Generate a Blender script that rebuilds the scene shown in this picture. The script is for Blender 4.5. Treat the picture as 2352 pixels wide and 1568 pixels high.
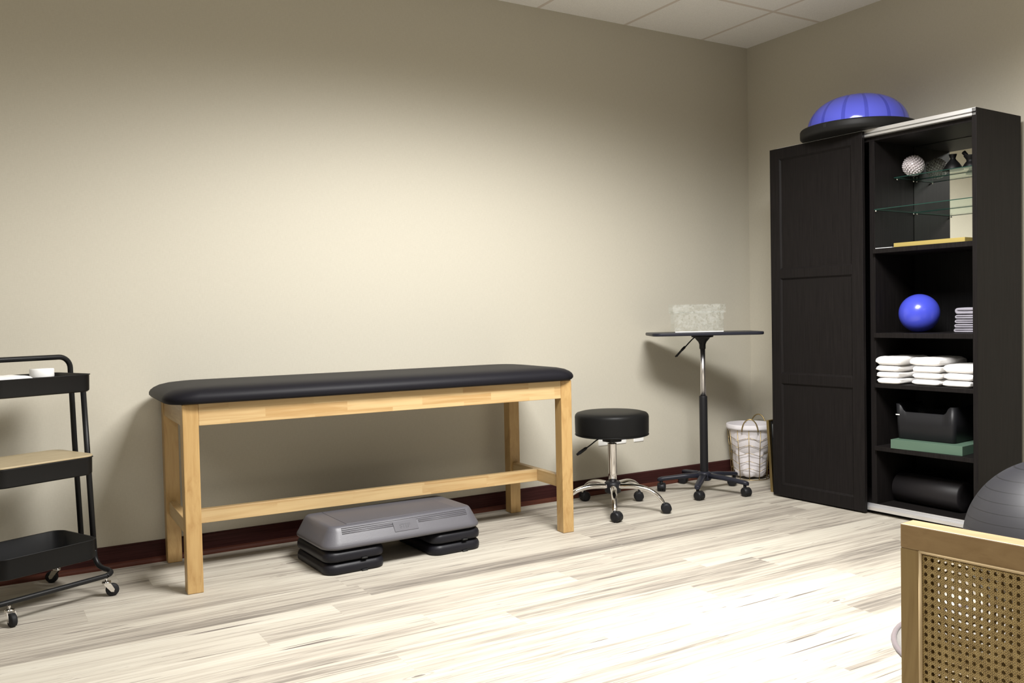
import bpy, bmesh, math, random
from mathutils import Vector, Matrix, Euler
PI = math.pi; R = math.radians
for o in list(bpy.data.objects): bpy.data.objects.remove(o)
SC = bpy.context.scene
COL = SC.collection
random.seed(7)

# ------------------------------------------------------------------ camera
CAM = Vector((-4.3192, -4.1209, 1.0498)); YAW, PITCH, ROLL, FPX = .54474, -.02984, -.02048, 2026.70
fw = Vector((math.sin(YAW)*math.cos(PITCH), math.cos(YAW)*math.cos(PITCH), math.sin(PITCH)))
r0 = Vector((math.cos(YAW), -math.sin(YAW), 0)); u0 = r0.cross(fw)
rt = math.cos(ROLL)*r0 + math.sin(ROLL)*u0; up = -math.sin(ROLL)*r0 + math.cos(ROLL)*u0
cd = bpy.data.cameras.new('camera'); cam = bpy.data.objects.new('camera', cd); COL.objects.link(cam)
M = Matrix((rt, up, -fw)).transposed().to_4x4(); M.translation = CAM
cam.matrix_world = M
cd.sensor_width = 36; cd.lens = FPX/2352*36; cd.clip_start = .02; cd.clip_end = 50
SC.camera = cam

# ------------------------------------------------------------------ world, lamps, exposure
w = bpy.data.worlds.new('world'); SC.world = w; w.use_nodes = True
w.node_tree.nodes['Background'].inputs[0].default_value = (.9, .95, 1, 1)
w.node_tree.nodes['Background'].inputs[1].default_value = .0
SC.view_settings.view_transform = 'Standard'; SC.view_settings.look = 'None'
SC.view_settings.gamma = 1; SC.view_settings.use_curve_mapping = False
SC.view_settings.exposure = 0.22
ROOM_X0, ROOM_Y0, ROOM_H = -7.6, -7.6, 2.742
def lamp(x, y, power, sx=1.25, sy=.85, c0=.14, c1=.47, col=(1, .985, .965)):
    """recessed louvred troffer: the louvre cuts the light off at flat angles"""
    l = bpy.data.lights.new('ceiling_lamp', 'AREA'); l.shape = 'RECTANGLE'
    l.size = sx; l.size_y = sy; l.energy = power; l.color = col; l.use_nodes = True
    t = l.node_tree; em = t.nodes['Emission']; g = t.nodes.new('ShaderNodeNewGeometry')
    d = t.nodes.new('ShaderNodeVectorMath'); d.operation = 'DOT_PRODUCT'
    t.links.new(g.outputs['Incoming'], d.inputs[0]); t.links.new(g.outputs['Normal'], d.inputs[1])
    ab = t.nodes.new('ShaderNodeMath'); ab.operation = 'ABSOLUTE'; t.links.new(d.outputs['Value'], ab.inputs[0])
    mr = t.nodes.new('ShaderNodeMapRange'); mr.interpolation_type = 'SMOOTHSTEP'
    mr.inputs['From Min'].default_value = c0; mr.inputs['From Max'].default_value = c1
    t.links.new(ab.outputs[0], mr.inputs['Value']); t.links.new(mr.outputs[0], em.inputs['Strength'])
    o = bpy.data.objects.new('ceiling_lamp', l); COL.objects.link(o)
    o.location = (x, y, ROOM_H-.012); return o
lamp(-2.4, -2.35, 198)
lamp(-2.4, -5.2, 12)
lamp(-5.4, -3.0, 26)

# ------------------------------------------------------------------ materials
class NT:
    def __init__(s, name):
        s.m = bpy.data.materials.new(name); s.m.use_nodes = True; s.t = s.m.node_tree
        s.b = s.t.nodes['Principled BSDF']
    def n(s, kind, **kw):
        nd = s.t.nodes.new('ShaderNode'+kind)
        for k, v in kw.items(): setattr(nd, k, v)
        return nd
    def l(s, a, b): s.t.links.new(a, b)
    def val(s, sock, v):
        if isinstance(v, (int, float, tuple, list)): sock.default_value = v
        else: s.l(v, sock)
    def math(s, op, a, b=0., c=None):
        nd = s.n('Math', operation=op); s.val(nd.inputs[0], a); s.val(nd.inputs[1], b)
        if c is not None: s.val(nd.inputs[2], c)
        return nd.outputs[0]
    def comb(s, x, y, z):
        nd = s.n('CombineXYZ'); s.val(nd.inputs[0], x); s.val(nd.inputs[1], y); s.val(nd.inputs[2], z); return nd.outputs[0]
    def sep(s, v):
        nd = s.n('SeparateXYZ'); s.l(v, nd.inputs[0]); return nd.outputs
    def obj(s): return s.n('TexCoord').outputs['Object']
    def noise(s, vec, scale=5., detail=2., rough=.5, dist=0.):
        nd = s.n('TexNoise'); s.l(vec, nd.inputs['Vector']); nd.inputs['Scale'].default_value = scale
        nd.inputs['Detail'].default_value = detail; nd.inputs['Roughness'].default_value = rough
        nd.inputs['Distortion'].default_value = dist; return nd.outputs['Fac']
    def ramp(s, fac, stops):
        nd = s.n('ValToRGB'); e = nd.color_ramp.elements
        while len(e) < len(stops): e.new(.5)
        for i, (p, c) in enumerate(stops):
            e[i].position = p; e[i].color = tuple(c)+(1,) if len(c) == 3 else c
        s.l(fac, nd.inputs[0]); return nd.outputs[0]
    def mix(s, fac, a, b, mode='MIX'):
        nd = s.n('Mix', data_type='RGBA', blend_type=mode); s.val(nd.inputs[0], fac)
        for sk, v in ((nd.inputs[6], a), (nd.inputs[7], b)):
            if isinstance(v, (tuple, list)): sk.default_value = tuple(v)+(1,) if len(v) == 3 else v
            else: s.l(v, sk)
        return nd.outputs[2]
    def bump(s, h, strength=.2, dist=.002):
        nd = s.n('Bump'); s.l(h, nd.inputs['Height']); nd.inputs['Strength'].default_value = strength
        nd.inputs['Distance'].default_value = dist; s.l(nd.outputs[0], s.b.inputs['Normal'])
    def set(s, **kw):
        for k, v in kw.items():
            sk = s.b.inputs[k.replace('_', ' ')]
            if isinstance(v, (tuple, list)) and len(v) == 3 and sk.type == 'RGBA': v = tuple(v)+(1,)
            s.val(sk, v)
        return s
def plain(name, col, rough=.5, metal=0., bump=0., scale=200., spec=None, **kw):
    t = NT(name)
    c = t.mix(t.noise(t.obj(), 9., 3.), tuple(x*.93 for x in col), tuple(min(1, x*1.07) for x in col))
    if spec is None: spec = .22 if max(col) < .05 else .5
    t.set(Base_Color=c, Roughness=rough, Metallic=metal, **kw); t.b.inputs['Specular IOR Level'].default_value = spec
    if bump: t.bump(t.noise(t.obj(), scale, 2.), bump, .001)
    return t.m

def mat_wall():
    t = NT('beige_wall_vinyl'); o = t.obj(); x, y, z = t.sep(o)
    v = t.comb(t.math('MULTIPLY', x, 60.), t.math('MULTIPLY', y, 60.), t.math('MULTIPLY', z, 320.))
    n = t.noise(v, 1., 3., .6)
    v2 = t.comb(t.math('MULTIPLY', x, 400.), t.math('MULTIPLY', y, 400.), t.math('MULTIPLY', z, 40.))
    n2 = t.noise(v2, 1., 2., .6)
    s = t.math('ADD', t.math('MULTIPLY', n, .5), t.math('MULTIPLY', n2, .5))
    c = t.ramp(s, [(.3, (.505, .475, .395)), (.7, (.56, .53, .445))])
    t.set(Base_Color=c, Roughness=.62); t.b.inputs['Specular IOR Level'].default_value = .25
    t.bump(s, .25, .0006); return t.m
def mat_ceiling():
    t = NT('acoustic_ceiling_tile'); o = t.obj(); x, y, z = t.sep(o)
    def line(a, off):
        f = t.math('FRACT', t.math('DIVIDE', t.math('ADD', a, off), .61))
        d = t.math('ABSOLUTE', t.math('SUBTRACT', f, .5)); return t.math('GREATER_THAN', d, .4815)
    g = t.math('MAXIMUM', line(x, .39), line(y, .575))
    n = t.noise(o, 160., 3., .7)
    tile = t.ramp(n, [(.35, (.86, .85, .83)), (.6, (.95, .94, .92))])
    c = t.mix(g, tile, (.72, .66, .60))
    t.set(Base_Color=c, Roughness=.85)
    t.bump(t.math('ADD', t.math('MULTIPLY', g, 2.), n), .5, .002); return t.m
def mat_floor():
    t = NT('vinyl_plank_floor'); o = t.obj(); x, y, z = t.sep(o)
    PW, PL = .150, 1.22
    row = t.math('FLOOR', t.math('DIVIDE', t.math('ADD', y, .1), PW))
    wn = t.n('TexWhiteNoise', noise_dimensions='1D'); t.l(row, wn.inputs['W'])
    xs = t.math('DIVIDE', t.math('ADD', x, t.math('MULTIPLY', wn.outputs[0], PL)), PL)
    idx = t.math('FLOOR', xs)
    wn2 = t.n('TexWhiteNoise', noise_dimensions='2D'); t.l(t.comb(row, idx, 0.), wn2.inputs['Vector'])
    rnd = wn2.outputs[0]; seed = t.math('MULTIPLY', rnd, 37.)
    # long fibres
    def streak(sx, sy, det, rough, off, dist=0.):
        v = t.comb(t.math('ADD', t.math('MULTIPLY', x, sx), seed), t.math('MULTIPLY', y, sy), t.math('ADD', seed, off))
        return t.noise(v, 1., det, rough, dist)
    big = streak(.75, 11., 4., .55, 0., .5)
    med = streak(1.6, 42., 4., .65, 7., .7)
    fine = streak(6., 260., 3., .6, 13.)
    med2 = streak(1.9, 105., 4., .65, 19., .5)
    f = t.math('ADD', t.math('ADD', t.math('MULTIPLY', big, .36), t.math('MULTIPLY', med, .36)), t.math('MULTIPLY', med2, .28))
    f = t.math('ADD', f, t.math('MULTIPLY', t.math('SUBTRACT', rnd, .5), .11))
    c = t.ramp(f, [(.33, (.14, .125, .11)), (.41, (.27, .245, .21)), (.475, (.41, .375, .32)), (.545, (.50, .468, .40)), (.64, (.56, .53, .46))])
    c = t.mix(t.math('MULTIPLY', t.math('SUBTRACT', fine, .35), .55), c, (.50, .43, .35), 'MULTIPLY')
    # dark short cracks
    crk = streak(2.6, 60., 2., .5, 31., .4)
    crk = t.ramp(crk, [(.675, (0, 0, 0)), (.74, (1, 1, 1))])
    c = t.mix(crk, c, (.13, .11, .10))
    thin = streak(1.1, 95., 1., .4, 57., .8)
    thin = t.math('LESS_THAN', t.math('ABSOLUTE', t.math('SUBTRACT', thin, .5)), .0055)
    gate = streak(1.4, 14., 1., .5, 71.)
    thin = t.math('MULTIPLY', thin, t.math('GREATER_THAN', gate, .50))
    c = t.mix(t.math('MULTIPLY', thin, .65), c, (.13, .11, .10))
    # knots: short dark ovals with a ring
    vk = t.n('TexVoronoi'); vk.inputs['Scale'].default_value = 1.; t.l(t.comb(t.math('ADD', t.math('MULTIPLY', x, 1.5), seed), t.math('MULTIPLY', y, 6.), 0.), vk.inputs['Vector'])
    kd = t.math('ADD', vk.outputs['Distance'], t.math('MULTIPLY', t.math('SUBTRACT', fine, .5), .03))
    c = t.mix(t.math('MULTIPLY', t.math('LESS_THAN', kd, .045), .8), c, (.11, .09, .08))
    ring = t.math('LESS_THAN', t.math('ABSOLUTE', t.math('SUBTRACT', kd, .075)), .008)
    c = t.mix(t.math('MULTIPLY', ring, .35), c, (.16, .13, .12))
    # plank joints
    fy = t.math('FRACT', t.math('DIVIDE', t.math('ADD', y, .1), PW)); fx = t.math('FRACT', xs)
    jy = t.math('GREATER_THAN', t.math('ABSOLUTE', t.math('SUBTRACT', fy, .5)), .4945)
    jx = t.math('GREATER_THAN', t.math('ABSOLUTE', t.math('SUBTRACT', fx, .5)), .4993)
    j = t.math('MAXIMUM', jy, jx)
    c = t.mix(t.math('MULTIPLY', j, .25), c, (.30, .26, .2))
    t.set(Base_Color=c, Roughness=.55); t.b.inputs['Specular IOR Level'].default_value = .3
    t.bump(t.math('SUBTRACT', t.math('MULTIPLY', fine, .3), j), .25, .0006); return t.m
def mat_wood(name, axis='X', light=(.545, .395, .20), dark=(.41, .255, .105), blocks=True, rough=.38, bw=.037, bl=.34):
    """grain runs along the local axis; the rails are glued up from short staves"""
    t = NT(name); o = t.obj(); s = t.sep(o); i = 'XYZ'.index(axis)
    a = s[i]; others = [s[k] for k in range(3) if k != i]
    if blocks:
        row = t.math('FLOOR', t.math('DIVIDE', others[1], bw))
        wn = t.n('TexWhiteNoise', noise_dimensions='1D'); t.l(row, wn.inputs['W'])
        cell = t.math('FLOOR', t.math('DIVIDE', t.math('ADD', a, t.math('MULTIPLY', wn.outputs[0], bl*3)), bl))
        wn2 = t.n('TexWhiteNoise', noise_dimensions='2D'); t.l(t.comb(row, cell, 0.), wn2.inputs['Vector'])
        rnd = wn2.outputs[0]
    else:
        rnd = t.noise(o, 1.3, 0.)
    seed = t.math('MULTIPLY', rnd, 11.)
    v = t.comb(t.math('ADD', t.math('MULTIPLY', a, 2.2), seed), t.math('MULTIPLY', others[0], 38.), t.math('ADD', t.math('MULTIPLY', others[1], 38.), seed))
    n = t.noise(v, 1., 4., .6, .9)
    v2 = t.comb(t.math('MULTIPLY', a, 12.), t.math('MULTIPLY', others[0], 260.), t.math('MULTIPLY', others[1], 260.))
    n2 = t.noise(v2, 1., 2.)
    f = t.math('ADD', t.math('MULTIPLY', n, .75), t.math('MULTIPLY', n2, .12))
    f = t.math('ADD', f, t.math('MULTIPLY', t.math('SUBTRACT', rnd, .5), .24 if blocks else .1))
    c = t.ramp(f, [(.27, dark), (.45, tuple(.35*d+.65*l for d, l in zip(dark, light))), (.62, light)])
    t.set(Base_Color=c, Roughness=rough); t.bump(n2, .08, .0004); return t.m
def mat_darkwood(name, col, rough=.42, axis=2):
    t = NT(name); o = t.obj(); s = t.sep(o)
    k = [220., 220., 220.]; k[axis] = 5.
    n = t.noise(t.comb(*[t.math('MULTIPLY', s[j], k[j]) for j in range(3)]), 1., 3., .6)
    c = t.ramp(n, [(.3, tuple(x*.7 for x in col)), (.7, tuple(x*1.35 for x in col))])
    t.set(Base_Color=c, Roughness=rough); t.b.inputs['Specular IOR Level'].default_value = .10
    t.bump(n, .12, .0004); return t.m
def mat_leather(name, col, rough=.38):
    t = NT(name); o = t.obj()
    vo = t.n('TexVoronoi'); vo.inputs['Scale'].default_value = 420.; t.l(o, vo.inputs['Vector'])
    t.set(Base_Color=tuple(col), Roughness=rough); t.b.inputs['Specular IOR Level'].default_value = .12
    t.bump(vo.outputs['Distance'], .12, .0005); return t.m
def mat_cloth(name, col, scale=500., rough=.9, bump=.4):
    t = NT(name); o = t.obj(); n = t.noise(o, scale, 2.); n2 = t.noise(o, 14., 3.)
    c = t.mix(n2, tuple(x*.92 for x in col), col)
    t.set(Base_Color=c, Roughness=rough); t.b.inputs['Sheen Weight'].default_value = .2
    t.bump(t.math('ADD', n, t.math('MULTIPLY', n2, 1.5)), bump, .002); return t.m
def mat_glass(name, tint=(.93, .98, .95)):
    """clear pane: light passes through the large faces, the polished edges look green"""
    t = NT(name); tc = t.n('TexCoord'); nz = t.math('ABSOLUTE', t.sep(tc.outputs['Normal'])[2])
    tr = t.n('BsdfTransparent'); tr.inputs[0].default_value = (.955, .985, .97, 1)
    gl = t.n('BsdfGlossy'); gl.inputs['Roughness'].default_value = .02; gl.inputs[0].default_value = (.9, 1, .95, 1)
    fr = t.n('Fresnel'); fr.inputs[0].default_value = 1.45
    m1 = t.n('MixShader'); t.l(t.math('MULTIPLY', fr.outputs[0], .22), m1.inputs[0]); t.l(tr.outputs[0], m1.inputs[1]); t.l(gl.outputs[0], m1.inputs[2])
    t.set(Base_Color=(.007, .04, .03), Roughness=.3)
    m2 = t.n('MixShader'); t.l(t.math('GREATER_THAN', nz, .5), m2.inputs[0]); t.l(t.b.outputs[0], m2.inputs[1]); t.l(m1.outputs[0], m2.inputs[2])
    t.l(m2.outputs[0], t.t.nodes['Material Output'].inputs[0]); return t.m
def mat_crackle():
    t = NT('crackled_clear_glass'); o = t.obj()
    vo = t.n('TexVoronoi', feature='DISTANCE_TO_EDGE'); vo.inputs['Scale'].default_value = 60.; t.l(o, vo.inputs['Vector'])
    edge = t.math('LESS_THAN', vo.outputs['Distance'], .10)
    n = t.noise(o, 38., 3., .7)
    sp = t.math('MAXIMUM', t.math('MULTIPLY', edge, .28), t.math('MULTIPLY', t.math('GREATER_THAN', n, .52), .55))
    tr = t.n('BsdfTransparent'); tr.inputs[0].default_value = (.985, .99, .985, 1)
    mx = t.n('MixShader'); t.set(Base_Color=(.78, .79, .77), Roughness=.15)
    t.l(t.math('ADD', .015, t.math('MULTIPLY', sp, .17)), mx.inputs[0]); t.l(tr.outputs[0], mx.inputs[1]); t.l(t.b.outputs[0], mx.inputs[2])
    t.l(mx.outputs[0], t.t.nodes['Material Output'].inputs[0]); return t.m
def mat_cane():
    t = NT('woven_cane'); o = t.obj(); s = t.sep(o)
    a = t.math('ADD', s[1], s[2]); b = t.math('SUBTRACT', s[1], s[2])
    w1 = t.math('SINE', t.math('MULTIPLY', a, 1500.)); w2 = t.math('SINE', t.math('MULTIPLY', b, 1500.))
    w3 = t.math('SINE', t.math('MULTIPLY', s[2], 1900.)); w4 = t.math('SINE', t.math('MULTIPLY', s[1], 1900.))
    f = t.math('ADD', t.math('MULTIPLY', t.math('ADD', w1, w2), .18), t.math('MULTIPLY', t.math('ADD', w3, w4), .12))
    f = t.math('ADD', f, t.noise(o, 90., 3.))
    c = t.ramp(f, [(.1, (.16, .10, .03)), (.5, (.38, .265, .095)), (.9, (.52, .39, .17))])
    t.set(Base_Color=c, Roughness=.45); t.bump(f, .6, .0012); return t.m
def mat_beads():
    t = NT('pearly_bead_ball'); o = t.obj()
    n = t.noise(o, 25., 2.)
    c = t.mix(n, (.50, .45, .46), (.74, .69, .70)); t.set(Base_Color=c, Roughness=.25); return t.m
def mat_rings(name, col, axis=(0, 0, 1), pitch=.028, rough=.42):
    t = NT(name); o = t.obj()
    d = t.n('VectorMath', operation='DOT_PRODUCT'); t.l(o, d.inputs[0]); d.inputs[1].default_value = axis
    f = t.math('FRACT', t.math('DIVIDE', d.outputs['Value'], pitch))
    g = t.math('LESS_THAN', t.math('ABSOLUTE', t.math('SUBTRACT', f, .5)), .032)
    c = t.mix(g, col, tuple(x*.45 for x in col)); t.set(Base_Color=c, Roughness=rough)
    t.bump(t.math('MULTIPLY', g, -1.), .6, .002); return t.m
def mat_bosu():
    t = NT('blue_dome_vinyl'); o = t.obj(); s = t.sep(o)
    a = t.math('ARCTAN2', s[1], s[0])
    f = t.math('FRACT', t.math('MULTIPLY', t.math('ADD', a, .3), 14/(2*PI)))
    g = t.math('LESS_THAN', t.math('ABSOLUTE', t.math('SUBTRACT', f, .5)), .085)
    c = t.mix(g, (.115, .135, .80), (.07, .085, .60)); t.set(Base_Color=c, Roughness=.13)
    t.b.inputs['Coat Weight'].default_value = .3; return t.m

MT = dict(
    wall=mat_wall(), ceiling=mat_ceiling(), floor=mat_floor(),
    base=mat_darkwood('mahogany_baseboard', (.040, .013, .012), .45, 0), shoe=mat_darkwood('shoe_moulding', (.085, .030, .02), .4, 0),
    woodx=mat_wood('maple_stave_x', 'X'), woody=mat_wood('maple_stave_y', 'Y'), woodz=mat_wood('maple_leg', 'Z', light=(.49, .325, .135), dark=(.365, .215, .078), blocks=False),
    pad=mat_leather('black_vinyl', (.0090, .0086, .0115), .50), seatblk=mat_leather('black_seat_vinyl', (.0095, .0095, .0095), .42),
    chrome=plain('chrome', (.82, .80, .78), .08, 1.), steel=plain('brushed_steel', (.62, .62, .64), .28, 1.), satin=plain('satin_chrome', (.80, .78, .79), .30, 1.), alu=plain('aluminium_rail', (.93, .93, .95), .5, 1.),
    blackplastic=plain('black_plastic', (.0125, .0125, .014), .42, 0, .1), blackmetal=plain('black_powder_coat', (.010, .010, .0105), .38, 0, .15, 900),
    bluish=plain('blue_black_plastic', (.018, .019, .028), .38),
    deck=plain('grey_step_plastic', (.093, .091, .104), .42, 0, .35, 420), riser=plain('dark_riser_plastic', (.010, .0098, .013), .42, 0, .2, 300), deckdark=plain('grey_emboss', (.084, .082, .094), .5),
    cab=mat_darkwood('black_brown_foil', (.0098, .0084, .0082), .52, 2), cabin=mat_darkwood('black_brown_inside', (.006, .0058, .006), .5, 2),
    mirror=plain('mirror', (.86, .88, .84), .0, 1.), glass=mat_glass('clear_glass', (.80, .95, .88)), crackle=mat_crackle(),
    gold=plain('gold_metal', (.46, .35, .17), .38, 1.), goldpaint=plain('gold_edge', (.37, .285, .085), .45), towel=mat_cloth('white_terry', (.90, .88, .86), 350.), wash=mat_cloth('grey_cloth', (.33, .315, .365), 450.),
    liner=mat_cloth('white_liner', (.80, .765, .79), 300.), white=plain('white_plastic', (.86, .86, .85), .35), paper=plain('white_paper', (.85, .85, .86), .6),
    green=plain('green_card', (.078, .135, .095), .6), roller=plain('black_foam', (.014, .0125, .0135), .48, 0, .2, 500), blueball=plain('blue_ball_vinyl', (.058, .076, .56), .24),
    gymball=mat_rings('black_ball_rubber', (.020, .020, .024), (-.03, .06, .99), .030, .50), bosu=mat_bosu(), bosubase=plain('black_base', (.013, .013, .013), .5),
    beads=mat_beads(), vase=plain('black_ceramic', (.004, .004, .004), .5), cane=mat_cane(),
    chairwx=mat_wood('chair_rail_wood', 'Y', light=(.36, .24, .11), dark=(.26, .16, .065), blocks=False, rough=.5), chairwz=mat_wood('chair_stile_wood', 'Z', light=(.34, .235, .095), dark=(.25, .16, .055), blocks=False, rough=.5),
    spline=plain('reed_spline', (.62, .47, .27), .5), cushion=mat_cloth('grey_seat_fabric', (.20, .19, .175), 600.), piping=mat_cloth('mauve_grey_piping', (.17, .14, .145), 600.),
    trayw=mat_wood('ash_tray_lid', 'X', light=(.42, .345, .215), dark=(.34, .265, .155), blocks=False, rough=.5), rubber=plain('black_rubber', (.012, .012, .013), .6),
    outlet=plain('white_outlet', (.84, .84, .82), .35), slot=plain('outlet_slot', (.02, .02, .02), .6), clearwheel=plain('dark_knob', (.02, .02, .02), .4), picture=plain('pale_print', (.55, .57, .55), .35),
)

# ------------------------------------------------------------------ mesh helpers
class MB:
    def __init__(s): s.v = []; s.f = []; s.sm = []
    def add(s, vs, fs, smooth=False):
        b = len(s.v); s.v += [tuple(v) for v in vs]; s.f += [tuple(i+b for i in f) for f in fs]; s.sm += [smooth]*len(fs); return s
    def box(s, x0, x1, y0, y1, z0, z1):
        vs = [(x, y, z) for x in (x0, x1) for y in (y0, y1) for z in (z0, z1)]
        return s.add(vs, [(0, 1, 3, 2), (4, 6, 7, 5), (0, 4, 5, 1), (2, 3, 7, 6), (0, 2, 6, 4), (1, 5, 7, 3)])
    def rings(s, rs, cap0=True, cap1=True, closed=False, smooth=True):
        n = len(rs[0]); vs = [p for r in rs for p in r]; fs = []
        m = len(rs)
        for k in range(m if closed else m-1):
            a, b = k*n, ((k+1) % m)*n
            for i in range(n):
                j = (i+1) % n; fs.append((a+i, a+j, b+j, b+i))
        s.add(vs, fs, smooth)
        if not closed:
            b = len(s.v)-len(vs)
            if cap0: s.f.append(tuple(b+i for i in range(n))[::-1]); s.sm.append(False)
            if cap1: s.f.append(tuple(b+(m-1)*n+i for i in range(n))); s.sm.append(False)
        return s
    def tube(s, pts, r, n=12, closed=False, flat=1.):
        pts = [Vector(p) for p in pts]; rs = []; m = len(pts); ref = None
        for k, p in enumerate(pts):
            a = pts[(k-1) % m] if (closed or k) else p; b = pts[(k+1) % m] if (closed or k < m-1) else p
            t = (b-a).normalized()
            if ref is None: ref = Vector((0, 0, 1)) if abs(t.z) < .9 else Vector((1, 0, 0))
            u = (ref - t*ref.dot(t)).normalized(); v = t.cross(u); ref = u
            rr = r[k] if isinstance(r, (list, tuple)) else r
            rs.append([p+u*math.cos(2*PI*i/n)*rr*flat+v*math.sin(2*PI*i/n)*rr for i in range(n)])
        return s.rings(rs, closed=closed)
    def lathe(s, prof, c=(0, 0, 0), n=40, axis='Z', smooth=True, cap0=True, cap1=True):
        rs = []
        for r, h in prof:
            ring = []
            for i in range(n):
                a = 2*PI*i/n; p = (r*math.cos(a), r*math.sin(a), h)
                if axis == 'X': p = (h, p[0], p[1])
                if axis == 'Y': p = (p[1], h, p[0])
                ring.append((p[0]+c[0], p[1]+c[1], p[2]+c[2]))
            rs.append(ring)
        return s.rings(rs, smooth=smooth, cap0=cap0, cap1=cap1)
    def build(s, name, mat, parent=None, bevel=0., seg=2, subsurf=0, smooth=None, loc=None, rot=None, auto=True):
        me = bpy.data.meshes.new(name); me.from_pydata(s.v, [], s.f)
        for p, k in zip(me.polygons, s.sm): p.use_smooth = k if smooth is None else smooth
        bm = bmesh.new(); bm.from_mesh(me); bmesh.ops.recalc_face_normals(bm, faces=bm.faces); bm.to_mesh(me); bm.free()
        me.materials.append(MT[mat]); o = bpy.data.objects.new(name, me); COL.objects.link(o)
        if parent: o.parent = parent
        if loc: o.location = loc
        if rot: o.rotation_euler = rot
        if bevel:
            md = o.modifiers.new('bevel', 'BEVEL'); md.width = bevel; md.segments = seg; md.limit_method = 'ANGLE'; md.angle_limit = R(40)
        if subsurf:
            md = o.modifiers.new('sub', 'SUBSURF'); md.levels = subsurf; md.render_levels = subsurf
        return o
def rr(x0, x1, y0, y1, r, z, n=6):
    pts = []
    for cx, cy, a0 in ((x1-r, y1-r, 0), (x0+r, y1-r, 90), (x0+r, y0+r, 180), (x1-r, y0+r, 270)):
        for k in range(n+1):
            a = R(a0+90*k/n); pts.append((cx+r*math.cos(a), cy+r*math.sin(a), z))
    return pts
def slab(x0, x1, y0, y1, z0, z1, r=.03, e=.01, n=6, es=4):
    """rounded slab: corner radius r in plan, edge radius e"""
    rs = []
    for k in range(es+1):
        a = PI/2*k/es; i = e*(1-math.sin(a)); rs.append(rr(x0+i, x1-i, y0+i, y1-i, max(r-i, .001), z0+e*(1-math.cos(a)), n))
    for k in range(es+1):
        a = PI/2*k/es; i = e*(1-math.cos(a)); rs.append(rr(x0+i, x1-i, y0+i, y1-i, max(r-i, .001), z1-e*(1-math.sin(a)), n))
    return MB().rings(rs)
def curve(pts, n=8):
    """Catmull-Rom through the points"""
    P = [Vector(p) for p in pts]; P = [2*P[0]-P[1]]+P+[2*P[-1]-P[-2]]; out = []
    for k in range(1, len(P)-2):
        for i in range(n):
            t = i/n; a, b, c, d = P[k-1:k+3]
            out.append(.5*((2*b)+(c-a)*t+(2*a-5*b+4*c-d)*t*t+(3*b-a-3*c+d)*t**3))
    out.append(P[-2]); return out
def tag(o, label=None, cat=None, group=None, kind=None):
    if label: o['label'] = label
    if cat: o['category'] = cat
    if group: o['group'] = group
    if kind: o['kind'] = kind
    return o
def empty(name, loc=(0, 0, 0), rz=0., label=None, cat=None, group=None, rot=None):
    o = bpy.data.objects.new(name, None); COL.objects.link(o); o.location = loc
    o.rotation_euler = rot or (0, 0, rz); o.empty_display_size = .05
    return tag(o, label, cat, group)
def dup_tree(o, parent=None):
    c = o.copy(); COL.objects.link(c); c.parent = parent
    for ch in [k for k in bpy.data.objects if k.parent == o]: dup_tree(ch, c)
    return c

# ------------------------------------------------------------------ the room
X0, Y0, H = ROOM_X0, ROOM_Y0, ROOM_H
def struct(o): return tag(o, kind='structure')
struct(MB().box(X0-.1, .1, Y0-.1, .1, -.1, 0).build('floor', 'floor'))
struct(MB().box(X0-.1, .1, Y0-.1, .1, H, H+.1).build('ceiling', 'ceiling'))
struct(MB().box(X0-.1, .1, 0, .1, 0, H).build('wall_back', 'wall'))
struct(MB().box(0, .1, Y0, 0, 0, H).build('wall_right', 'wall'))
struct(MB().box(X0-.1, X0, Y0, 0, 0, H).build('wall_left', 'wall'))
struct(MB().box(X0-.1, .1, Y0-.1, Y0, 0, H).build('wall_front', 'wall'))
def board(name, mat, prof, along, a0, a1):
    """profile (distance from wall, z) swept along a wall"""
    rs = [[(a, -d, z) if along == 'X' else (-d, a, z) for d, z in prof] for a in (a0, a1)]
    return struct(MB().rings(rs, smooth=False).build(name, mat))
bp_ = [(0, 0), (.011, 0), (.011, .088), (.008, .0915), (0, .0935)]
sp_ = [(.011, 0), (.026, 0), (.026, .008), (.022, .018), (.015, .022), (.011, .023)]
board('baseboard_back', 'base', bp_, 'X', X0, 0); board('trim_1', 'shoe', sp_, 'X', X0, 0)
board('baseboard_right', 'base', bp_, 'Y', Y0, -.0); board('trim_2', 'shoe', sp_, 'Y', Y0, -.026)

# outlets low on the wall behind the stool
def outlet(x, label):
    t = empty('outlet', (x, 0, .335), label=label, cat='outlet', group='white outlets low on the back wall')
    rs = [rr(-.038, .038, -.058, .058, .006, 0), rr(-.038, .038, -.058, .058, .006, .003), rr(-.034, .034, -.054, .054, .006, .0055)]
    rs = [[(p[0], -p[2], p[1]) for p in r] for r in rs]
    MB().rings(rs, smooth=False).build('cover_plate', 'outlet', t)
    for dz in (-.02, .02):
        rs = [[(p[0], -p[2], p[1]+dz) for p in rr(-.016, .016, -.0135, .0135, .009, h)] for h in (.0055, .0075)]
        so = MB().rings(rs, smooth=False).build('socket', 'outlet', t)
        for dx in (-.006, .006): MB().box(dx-.0012, dx+.0012, -.0082, -.0075, dz-.002, dz+.007).build('slot', 'slot', so)
    return t
outlet(-1.212, 'white wall outlet left of the stool column, behind the seat')
outlet(-1.083, 'white wall outlet just right of the stool column, the middle of three')
outlet(-.950, 'white wall outlet below the right edge of the stool seat')

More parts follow.
